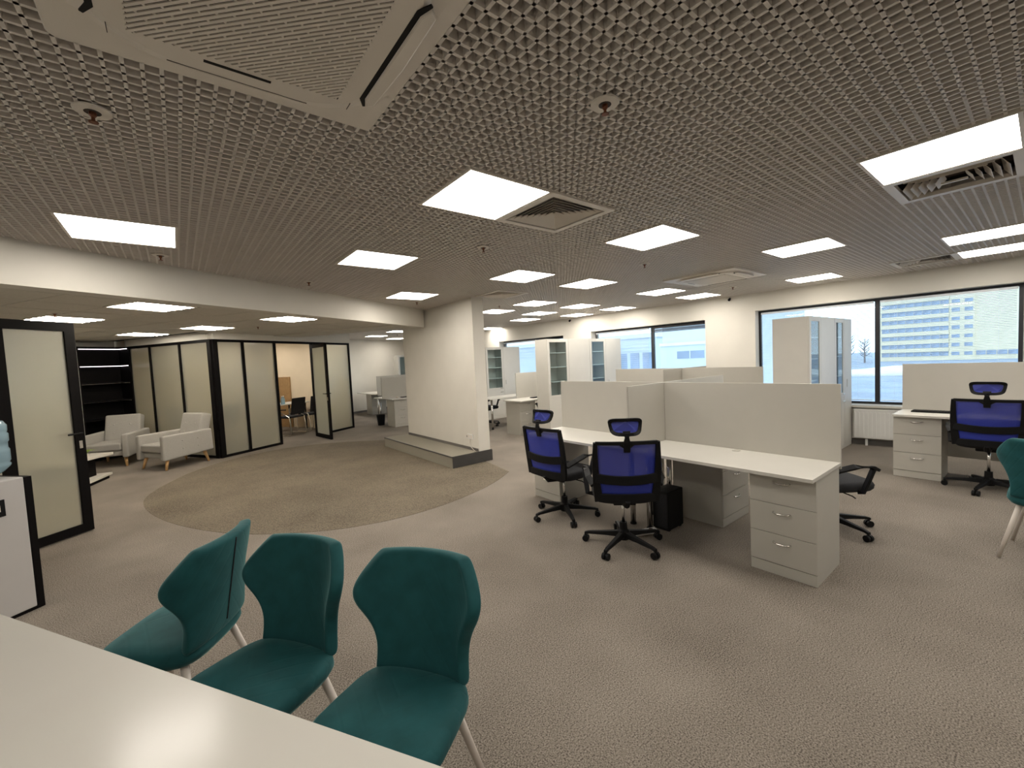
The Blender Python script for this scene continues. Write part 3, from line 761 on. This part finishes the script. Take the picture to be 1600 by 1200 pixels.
def desk(lab, x0, x1, y0, y1, legs, grom=None, group='white office desks'):
    t = thing('desk', lab, 'desk', ((x0 + x1) / 2, (y0 + y1) / 2, 0), 0, group)
    hx, hy = (x1 - x0) / 2, (y1 - y0) / 2
    B(-hx, hx, -hy, hy, .7252, .75).build('tabletop', M['white'], t, bevel=.0015)
    for lx, ly in legs:
        MB().tube([(lx - t.location.x, ly - t.location.y, .02), (lx - t.location.x, ly - t.location.y, .725)], .025, 12).build('leg', M['chrome'], t, smooth=True)
        MB().lathe([(.03, 0), (.03, .012), (.025, .02)], (lx - t.location.x, ly - t.location.y, 0), 12).build('foot', M['black'], t)
    if grom:
        MB().lathe([(.032, .75), (.032, .754), (.026, .755)], (grom[0] - t.location.x, grom[1] - t.location.y, 0), 16).build('cable_cap', M['plasticdk'] if False else M['cream'], t)
    return t
def panel(lab, x0, x1, y0, y1, z0=.70, z1=1.32, legs=()):
    t = thing('partition_panel', lab, 'partition', ((x0 + x1) / 2, (y0 + y1) / 2, 0), 0, 'white desk partition panels')
    hx, hy = (x1 - x0) / 2, (y1 - y0) / 2
    B(-hx, hx, -hy, hy, z0, z1).build('board', M['cream'], t, bevel=.0012)
    for lx, ly in legs:
        B(lx - t.location.x - .02, lx - t.location.x + .02, ly - t.location.y - .009, ly - t.location.y + .009, 0, z0).build('support', M['cream'], t)
    return t
# main cluster
desk('white desk nearest the camera with a drawer pedestal under its right end', 3.12, 3.718, .914, 2.318, [(3.30, 2.24), (3.64, 2.24)], (3.66, 1.62))
pedestal('white three drawer pedestal nearest the camera, at the corner of the desk', (3.213, 1.127, 0), -PI / 2, .41, .49)
desk('white desk left of the cross partition, behind the two blue chairs', 3.12, 3.718, 2.342, 3.742, [(3.30, 2.42), (3.64, 2.42)])
pedestal('white drawer pedestal at the left end of the desk, half hidden by the blue chair', (3.213, 3.52, 0), -PI / 2, .41, .49)
desk('white desk behind the long partition, set at right angles on the far side', 3.742, 4.95, 1.72, 2.318, [(4.86, 1.82), (4.86, 2.22)])
pedestal('drawer pedestal standing behind the nearest desk, seen under the tabletop', (4.03, 1.79, 0), 0, .52, .49)
desk('white desk on the far side of the cross partition, mostly hidden', 3.742, 4.95, 2.342, 2.94, [(4.86, 2.42), (4.86, 2.84), (3.80, 2.42)])
panel('white partition panel along the back of the nearest desk', 3.72, 3.738, .914, 2.318)
panel('white partition panel along the back of the left desk', 3.72, 3.738, 2.342, 3.742)
panel('white cross partition panel between the two near desks, its end towards the camera', 3.15, 4.95, 2.321, 2.339)
# right cluster
desk('white desk at the right edge in front of the window', 6.62, 7.196, -.28, 1.13, [(6.72, -.2), (7.12, -.2)])
pedestal('white drawer pedestal left of the blue chair at the right edge', (6.68, .925, 0), -PI / 2, .41, .50)
panel('white partition panel behind the right-hand desk, below the window', 7.20, 7.218, -.28, 1.13, .2)
# second cluster behind
panel('white partition panel in the second row, right part with its end by the cabinets', 7.20, 7.218, 2.76, 4.12, .70, 1.32, [(7.209, 2.85), (7.209, 4.0)])
panel('white partition panel in the second row, left part towards the middle window', 7.20, 7.218, 4.142, 5.60, .70, 1.32, [(7.209, 5.5), (7.209, 4.25)])
panel('white cross partition of the second row, its top edge slanting up in the picture', 6.60, 8.10, 4.122, 4.140, .70, 1.32, [(6.65, 4.131), (8.05, 4.131)])
# third desk group, right of the pier
desk('white desk far back right of the pier with a keyboard on it', 5.57, 6.95, 6.80, 7.40, [(6.86, 6.9), (6.86, 7.3)])
pedestal('drawer pedestal of the far desk right of the pier, seen beside its side panel', (5.84, 6.90, 0), 0, .43, .48)
panel('white partition panel behind the far desk right of the pier', 5.95, 6.95, 7.402, 7.42)
desk('white desk with one slim leg right beside the pier, behind the far desk', 5.57, 6.95, 7.9, 8.5, [(5.75, 8.1), (6.8, 8.1)])
# far room desks left of the pier
desk('white desk in the far room left of the pier with keyboard and mouse', 4.32, 5.72, 10.55, 11.15, [(5.6, 10.65), (5.6, 11.05)])
pedestal('drawer pedestal in the far room beside the pier edge', (4.63, 10.62, 0), 0, .45, .50)
panel('grey white partition panel in the far room, nearer one left of the pier', 4.30, 5.72, 11.155, 11.173)
desk('small white desk top behind the nearer far partition', 4.30, 5.6, 11.18, 11.78, [(4.42, 11.66), (5.5, 11.66)])
desk('white desk with one chrome leg at the back of the far room', 4.86, 6.2, 13.2, 14.9, [(5.0, 13.35), (6.1, 13.3)])
pedestal('drawer pedestal at the back of the far room, side on', (5.35, 14.2, 0), 0, .5, .5)
panel('partition panel at the back of the far room', 4.92, 6.3, 13.14, 13.158)
bn = thing('waste_bin', 'small black waste bin beside the drawers in the far room', 'bin', (4.33, 11.42, 0))
MB().lathe([(.09, 0), (.12, .28), (.123, .285), (.115, .285), (.088, .01)], n=16).build('body', M['black'], bn)
def keyboard(x, y, z, rz, lab, L=.42):
    t = thing('keyboard', lab, 'keyboard', (x, y, z), rz, 'black keyboards')
    B(-L / 2, L / 2, -.07, .07, .001, .016).build('case', M['black'], t, bevel=.004)
    kb = MB()
    for r in range(5):
        for c in range(16): kb.box(-L / 2 + .012 + c * (L - .024) / 16, -L / 2 + .008 + (c + 1) * (L - .024) / 16, -.058 + r * .024, -.058 + r * .024 + .019, .0165, .021)
    stuff(kb.build('keys', M['black'], t)); return t
keyboard(6.98, .80, .7505, -PI / 2, 'black keyboard on the right-hand desk beside the blue chair')
keyboard(6.35, 7.1, .7505, 0, 'black keyboard on the far desk right of the pier')
keyboard(4.92, 10.85, .7505, 0, 'black keyboard on the far room desk at the pier edge')
ms = thing('mouse', 'pale mouse left of the keyboard on the far room desk', 'mouse', (4.62, 10.9, .7505))
MB().rings([[Vector((.032 * k * math.cos(a), .055 * k * math.sin(a), z)) for a in [2 * PI * q / 12 for q in range(12)]] for k, z in ((1, 0), (1, .014), (.75, .028), (.3, .033))]).build('body', M['plastic'], ms, smooth=True)
# things under the main cluster
bx = thing('computer_tower', 'black upright computer box under the nearest desk beside the chrome legs', 'computer', (3.47, 2.155, 0))
B(-.13, .12, -.08, .08, .012, .36).build('case', M['black'], bx, bevel=.008)
B(-.134, -.130, -.07, .07, .03, .34).build('front_panel', M['blackfab'], bx, bevel=.0015)
for q in (-.11, .07): B(q, q + .03, -.07, .07, .0, .012).build('foot', M['black'], bx)
ps = thing('power_strip', 'white power strip on the carpet under the desks', 'power strip', (3.13, 2.22, 0), R(-25))
B(-.15, .15, -.03, .03, .001, .04).build('body', M['paper'], ps, bevel=.006)
for q in range(4): MB().lathe([(.018, .04), (.018, .0415)], (-.1 + q * .066, 0, 0), 12).build('outlet', M['plasticdk'], ps)
cb = thing('desk_cables', 'black cables hanging under the desks by the chrome legs', 'cable', (0, 0, 0))
for q in range(5):
    x = 3.40 + .05 * q; y = 2.27 + .012 * math.sin(q * 2.2)
    MB().tube([(x, y, .715), (x + .02, y + .01, .55), (x - .01, y, .45), (x + .015, y - .005, .40)], .006, 6).build('cable', M['black'] if q % 2 else M['plastic'], cb, smooth=True)
# socket and cable on the pier
so = thing('wall_socket', 'white double socket low on the pier above the step', 'socket', (3.684, 5.83, .40))
B(-.012, -.0005, -.08, .08, -.04, .04).build('plate', M['paper'], so, bevel=.004)
for q in (-.04, .04): B(-.014, -.011, q - .028, q + .028, -.028, .028).build('insert', M['plastic'], so, bevel=.003)
B(-.0135, -.012, .085, .1, -.02, .01).build('switch', M['black'], so)
sc_ = thing('cable', 'thin pale cable hanging from the pier socket down to the step', 'cable', (0, 0, 0))
MB().tube([(3.674, 5.83, .36), (3.672, 5.85, .30), (3.66, 5.80, .235), (3.655, 5.72, .20), (3.64, 5.64, .188), (3.65, 5.7, .186)], .005, 6).build('cord', M['plastic'], sc_, smooth=True)

# ------------------------------------------------------------------ cabinets
def bookcase(lab, loc, W, D=.38, H=2.0, tw=.5):
    """front faces -y; origin at front left corner on the floor"""
    t = thing('glass_door_cabinet', lab, 'cabinet', loc, 0, 'glass door cabinets')
    b = MB(); b.box(0, .018, .02, D, 0, H); b.box(W - .018, W, .02, D, 0, H); b.box(.018, W - .018, D - .012, D, 0, H); b.box(.018, W - .018, .02, D - .012, H - .018, H); b.box(.018, W - .018, .02, D - .012, .06, .08)
    b.build('carcass', M['white'], t)
    for z in (.40, .80, 1.12, 1.42, 1.71): B(.018, W - .018, .03, D - .012, z, z + .016).build('shelf', M['white'], t)
    B(0, W, .004, .019, .002, .06).build('plinth', M['white'], t)
    dz = .80
    d1 = B(.002, W - .002, 0, .018, .064, dz).build('lower_door', M['white'], t, bevel=.001)
    MB().tube([(W - .06, -.02, dz - .06), (W - .16, -.02, dz - .06)], .006, 6).build('handle', M['chrome'], d1)
    F = .065
    f = MB(); f.box(.002, F, 0, .018, dz + .003, H - .002); f.box(W - F, W - .002, 0, .018, dz + .003, H - .002); f.box(F, W - F, 0, .018, dz + .003, dz + F); f.box(F, W - F, 0, .018, H - F, H - .002)
    d2 = f.build('glass_door', M['white'], t)
    B(F, W - F, .006, .010, dz + F, H - F).build('pane', M['doorglass'], d2)
    MB().tube([(W - .06, -.02, dz + .05), (W - .16, -.02, dz + .05)], .006, 6).build('handle', M['chrome'], d2)
    return t
def wardrobe(lab, loc, W, D=.38, H=2.0):
    t = thing('wardrobe', lab, 'cabinet', loc, 0, 'plain white wardrobes')
    b = MB(); b.box(0, .018, .02, D, 0, H); b.box(W - .018, W, .02, D, 0, H); b.box(.018, W - .018, D - .012, D, 0, H); b.box(.018, W - .018, .02, D - .012, H - .018, H); b.box(.018, W - .018, .02, D - .012, .06, .08)
    b.build('carcass', M['white'], t)
    B(0, W, .004, .019, .002, .06).build('plinth', M['white'], t)
    d = B(.002, W - .002, 0, .018, .064, H - .002).build('door', M['white'], t, bevel=.001)
    MB().tube([(.05, -.02, .95), (.05, -.02, 1.07)], .006, 6).build('handle', M['chrome'], d)
    return t
def row(x, y, widths, labs, D):
    for i, (wd, lb) in enumerate(zip(widths, labs)):
        (bookcase if i % 2 == 0 else wardrobe)(lb, (x, y, 0), wd - .002, D); x += wd
row(6.52, 1.93, [.46, .62, .46, .38], ['glass door cabinet at the near end of the row by the right-hand window', 'plain white wardrobe second in the row by the right-hand window', 'glass door cabinet third in the row by the right-hand window', 'plain white wardrobe against the wall at the right-hand window'], .44)
row(5.78, 6.15, [.60, .66, .54, .54], ['glass door cabinet nearest the pier in the row before the middle window', 'plain white wardrobe second in the row before the middle window', 'glass door cabinet third in the row before the middle window', 'plain white wardrobe at the wall end of the row before the middle window'], .36)
row(6.66, 9.55, [.60, .60], ['glass door cabinet far back just right of the pier', 'plain white wardrobe far back next to the glass cabinet right of the pier'], .38)
row(6.3, 14.6, [.6], ['glass door cabinet at the end of the far room left of the pier'], .38)
# radiator below the right window
rd = thing('radiator', 'white panel radiator under the right-hand window', 'radiator', (8.6, .2, 0), WA)
B(-.105, -.02, .15, 1.70, .12, .56).build('panel', M['radiator'], rd, bevel=.006)
for q in range(31): B(-.113, -.104, .175 + q * .05, .200 + q * .05, .15, .53).build('rib', M['radiator'], rd)
B(-.11, -.015, .14, 1.705, .555, .575).build('top_grille', M['radiator'], rd)
for q in (.3, 1.55): B(-.08, -.05, q - .015, q + .015, 0, .12).build('foot', M['radiator'], rd)

# ------------------------------------------------------------------ blue mesh office chairs
def office_chair(lab, loc, rz, base_rz=0.0, headrest=True, tall=1.0):
    t = thing('office_chair', lab, 'chair', loc, rz, 'blue mesh office chairs')   # faces +y
    SZ = .44 * tall
    bs = empty('base'); bs.parent = t; bs.rotation_euler = (0, 0, base_rz)
    hub = MB(); hub.lathe([(.045, .055), (.05, .07), (.05, .125), (.032, .14), (.03, .20)], n=14); hub.build('hub', M['black'], bs)
    for k in range(5):
        a = 2 * PI * k / 5; m = Matrix.Rotation(a, 4, 'Z')
        mb = MB(); mb.rings([[m @ Vector((x, y, z)) for y, z in ((-hw, z0), (hw, z0), (hw * .8, z1), (-hw * .8, z1))] for x, hw, z0, z1 in ((.03, .026, .075, .125), (.16, .022, .075, .108), (.30, .017, .068, .090), (.335, .016, .058, .080))])
        mb.build('base_arm', M['black'], bs, bevel=.004)
        c = MB(); cx = .325
        for s in (-1, 1):
            c.tube([m @ Vector((cx, s * .006, .027)), m @ Vector((cx, s * .027, .027))], .027, 12)
        c.tube([m @ Vector((cx, 0, .03)), m @ Vector((cx, 0, .07))], .009, 8)
        c.build('caster', M['black'], bs)
    MB().tube([(0, 0, .2), (0, 0, SZ - .04)], .013, 10).build('gas_lift', M['chrome'], t, smooth=True)
    B(-.09, .09, -.12, .10, SZ - .06, SZ - .015).build('tilt_mechanism', M['black'], t, bevel=.008)
    MB().tube([(.05, .0, SZ - .04), (.22, .02, SZ - .05), (.25, .02, SZ - .06)], .005, 6).build('lever', M['black'], t)
    # seat with a rounded front
    mb = MB(); rings = []
    for z, k in ((SZ - .015, .93), (SZ, .98), (SZ + .03, 1.0), (SZ + .05, .96), (SZ + .06, .85)):
        rg = []
        for q in range(24):
            a = 2 * PI * q / 24; ca, sa = math.cos(a), math.sin(a)
            rg.append(Vector((.25 * k * math.copysign(abs(ca) ** .55, ca), .02 + .245 * k * math.copysign(abs(sa) ** .55, sa), z)))
        rings.append(rg)
    mb.rings(rings); mb.build('seat', M['blackfab'], t, smooth=True)
    # backrest: curved frame with blue mesh
    yb = -.235; z0 = SZ + .02; z1 = SZ + .50
    def bp(u, v):   # u -1..1, v 0..1
        wd = .215 + .02 * v + .012 * math.sin(PI * v)
        y = yb - .06 * v - .035 * math.sin(PI * v * .9) * 0 - .045 * (1 - u * u) * .6 + .05 * (v * v - v) * -1 * .6
        return Vector((u * wd, y, z0 + (z1 - z0) * v))
    fr = MB()
    loop = [bp(u, v) for u, v in [(-1, q / 10) for q in range(11)]]
    top = [bp(-1 + 2 * q / 10, 1) for q in range(11)]; right = [bp(1, 1 - q / 10) for q in range(11)]; bot = [bp(1 - 2 * q / 10, 0) for q in range(11)]
    def strap(mb, a, hw, ht):   # flat strip of rectangular section along points a
        rg = []
        for i, p in enumerate(a):
            d = (a[min(i + 1, len(a) - 1)] - a[max(i - 1, 0)]).normalized(); n = Vector((0, 1, 0)); s = d.cross(n).normalized(); n = s.cross(d)
            h = hw[i] if isinstance(hw, list) else hw
            rg.append([p + s * h + n * ht, p - s * h + n * ht, p - s * h - n * ht, p + s * h - n * ht])
        mb.rings(rg)
    strap(fr, [bp(-1, q / 10) for q in range(11)], [.034 - .018 * q / 10 for q in range(11)], .014)
    strap(fr, [bp(1, q / 10) for q in range(11)], [.034 - .018 * q / 10 for q in range(11)], .014)
    strap(fr, [bp(-1 + 2 * q / 10, .985) for q in range(11)], .014, .012)
    fr.build('back_frame', M['black'], t, bevel=.004)
    mid = MB(); strap(mid, [bp(-1 + 2 * q / 10, .40) + Vector((0, -.006, -.02 * (1 - (q / 5 - 1) ** 2))) for q in range(11)], .036, .011)
    mid.build('lumbar_bar', M['black'], t, bevel=.004)
    lowb = MB(); strap(lowb, [bp(-1 + 2 * q / 10, .06) + Vector((0, 0, -.0)) for q in range(11)], .034, .013); lowb.build('lower_bar', M['black'], t, bevel=.004)
    grid = MB(); n = 10
    vs_ = [[grid.bm.verts.new(bp(-.95 + 1.9 * i / n, .08 + .9 * j / n)) for i in range(n + 1)] for j in range(n + 1)]
    for j in range(n):
        for i in range(n): grid.bm.faces.new((vs_[j][i], vs_[j][i + 1], vs_[j + 1][i + 1], vs_[j + 1][i]))
    me_ = grid.build('back_mesh', M['blue'], t, smooth=True)
    so_ = me_.modifiers.new('thick', 'SOLIDIFY'); so_.thickness = .003
    # support from mechanism to the back
    MB().tube([(0, -.10, SZ - .035), (0, -.22, SZ - .02), (0, -.275, SZ + .03)], [.03, .028, .02], 8).build('back_support', M['black'], t)
    # armrests
    for s in (-1, 1):
        ar = MB()
        strap(ar, [Vector((s * .235, .06, SZ - .01)), Vector((s * .285, .05, SZ + .0)), Vector((s * .295, .09, SZ + .10)), Vector((s * .295, .13, SZ + .19))], .02, .012)
        ar.build('arm_post', M['black'], t, bevel=.004)
        pd = MB(); strap(pd, [Vector((s * .295, .17, SZ + .18)), Vector((s * .295, .13, SZ + .205)), Vector((s * .292, -.02, SZ + .215)), Vector((s * .285, -.14, SZ + .19)), Vector((s * .255, -.235, SZ + .15))], .024, .012)
        pd.build('armrest', M['black'], t, bevel=.005)
    if headrest:
        pth = [Vector((0, bp(0, .84).y - .012, bp(0, .84).z)), Vector((0, bp(0, .98).y - .018, bp(0, 1).z)), Vector((0, bp(0, 1).y - .02, z1 + .04)), Vector((0, bp(0, 1).y - .0, z1 + .085))]
        st = MB(); strap(st, pth, [.024, .026, .016, .03], .010); st.build('headrest_stem', M['black'], t, bevel=.004)
        wg = MB(); strap(wg, [Vector((-.07, bp(0, 1).y + .01, z1 - .006)), Vector((0, bp(0, .97).y - .008, z1 - .05)), Vector((.07, bp(0, 1).y + .01, z1 - .006))], [.006, .012, .006], .008); wg.build('stem_bracket', M['black'], t)
        hz = z1 + .115; yh = bp(0, 1).y + .015
        def hp(u, v): return Vector((u * (.125 + .012 * v), yh + .045 * u * u - .012 * v * v + .02 * v, hz + v * .066))
        lp = [hp(math.copysign(abs(math.cos(a)) ** .45, math.cos(a)), math.copysign(abs(math.sin(a)) ** .45, math.sin(a))) for a in [2 * PI * q / 28 for q in range(28)]]
        c0 = hp(0, 0)
        hf = MB(); rg = []
        for k, off in ((1.0, .014), (1.0, -.014), (.72, -.012), (.72, .012)):
            rg.append([Vector((p.x * (k if k == 1 else .80), p.y + off, c0.z + (p.z - c0.z) * (k if k == 1 else .62))) for p in lp])
        rg.append(rg[0]); hf.rings(rg, cap=False); bmesh.ops.remove_doubles(hf.bm, verts=hf.bm.verts, dist=1e-5)
        hr = hf.build('headrest', M['black'], t, bevel=.003)
        hm = MB(); hm.rings([[Vector((p.x * .82, p.y + o, c0.z + (p.z - c0.z) * .65)) for p in lp] for o in (-.001, .001)]); hm.build('headrest_mesh', M['blue'], hr)
    return t
def facing(dx, dy): return math.atan2(dy, dx) - PI / 2
office_chair('black office chair with blue mesh back, nearest the camera and pulled out from the desk', (2.86, 2.20, 0), facing(.70, .715), R(20))
office_chair('black office chair with blue mesh back turned sideways at the left-hand desk', (3.00, 3.03, 0), facing(1, .05), R(38), True, 1.0)
office_chair('black office chair with blue mesh back at the right-hand desk before the window', (6.60, .36, 0), facing(1, .0), R(-30), True, 1.1)
office_chair('black office chair whose arm and seat show behind the end of the nearest desk', (4.42, 1.17, 0), facing(.80, -.60), R(12), True, .90)
office_chair('black office chair tucked in at the far desk right of the pier', (6.46, 6.90, 0), facing(-.3, 1), R(10), True)
office_chair('bright blue office chair beside the pier, behind the far desk', (6.05, 8.75, 0), facing(.1, -1), R(25), True)

# ------------------------------------------------------------------ white table and teal chairs in front
tb = thing('table', 'glossy white table in the foreground at the bottom left', 'table', (.04, 1.36, 0), math.atan2(-.861, .508))
# local x runs along the visible edge, local -y goes under the camera
B(-1.75, 1.35, -.82, 0, .722, .75).build('tabletop', M['table'], tb, bevel=.003)
for sx, sy in ((-1.62, -.1), (1.22, -.1), (-1.62, -.72), (1.22, -.72)):
    MB().tube([(sx, sy, .002), (sx, sy, .722)], [.022, .028], 12).build('leg', M['legp'], tb, smooth=True)
def teal_chair(lab, loc, rz):
    t = thing('dining_chair', lab, 'chair', loc, rz, 'teal velvet chairs')   # faces +y, origin under the seat centre
    # seat
    mb = MB(); rings = []
    for z, k in ((.405, .80), (.41, .93), (.435, 1.0), (.465, .985), (.482, .90), (.488, .6)):
        rg = []
        for q in range(32):
            a = 2 * PI * q / 32; ca, sa = math.cos(a), math.sin(a)
            x = .228 * k * math.copysign(abs(ca) ** .5, ca); y = .215 * k * math.copysign(abs(sa) ** .5, sa)
            x *= 1.0 + .05 * y / .2
            rg.append(Vector((x, y, z + .012 * (y / .2) - (.02 * max(0, y - .12) / .1))))
        rings.append(rg)
    mb.rings(rings); mb.build('seat', M['teal'], t, smooth=True)
    # winged back shell
    prof = [(0.0, .188), (.10, .184), (.20, .182), (.30, .186), (.40, .197), (.50, .216), (.58, .236), (.66, .250), (.73, .252), (.80, .240), (.88, .218), (.95, .195), (1.0, .172)]
    n = 14; Hb = .44
    def P(v, wd, u, off):
        th_ = u * 1.0
        wrap = .115 * (.35 + .65 * math.exp(-((v - .66) / .32) ** 2)) * (wd / .25)
        x = wd * math.sin(u * 1.25) / math.sin(1.25)
        y = -.20 - .085 * v + wrap * (1 - math.cos(u * 1.25)) / (1 - math.cos(1.25))
        return Vector((x, y, .45 + Hb * v))
    vsg = []
    g = MB()
    for v, wd in prof: vsg.append([g.bm.verts.new(P(v, wd, -1 + 2 * i / n, 0)) for i in range(n + 1)])
    for j in range(len(prof) - 1):
        for i in range(n): g.bm.faces.new((vsg[j][i], vsg[j][i + 1], vsg[j + 1][i + 1], vsg[j + 1][i]))
    o = g.build('backrest', M['teal'], t, smooth=True)
    s = o.modifiers.new('thick', 'SOLIDIFY'); s.thickness = .05; s.offset = 0
    q = o.modifiers.new('sub', 'SUBSURF'); q.levels = 2; q.render_levels = 2
    # seam down the middle of the rear
    pts = [P(v, wd, 0, 0) + Vector((0, -.0265, 0)) for v, wd in prof[1:-1]]
    MB().tube(pts, .003, 6).build('rear_seam', M['blackfab'], t, smooth=True)
    MB().tube([(-.14, -.14, .40), (.14, -.14, .40), (.14, .14, .40), (-.14, .14, .40), (-.14, -.14, .40)], .012, 8).build('seat_frame', M['legp'], t, smooth=True)
    for sx, sy in ((-1, -1), (1, -1), (1, 1), (-1, 1)):
        MB().tube([(sx * .145, sy * .14, .41), (sx * .235, sy * .235, 0)], [.017, .011], 12).build('leg', M['legp'], t, smooth=True)
    return t
teal_chair('teal velvet chair at the table, rightmost of the three in front', (.478, 1.325, 0), facing(-.83, -.56))
teal_chair('teal velvet chair at the table, middle one of the three in front', (.162, 1.825, 0), facing(-.85, -.53))
teal_chair('teal velvet chair at the table, leftmost of the three and seen from the side', (-.09, 2.44, 0), facing(-.80, .60))
teal_chair('teal velvet chair cut off at the right edge of the picture', (4.80, -.06, 0), facing(.9, -.1))
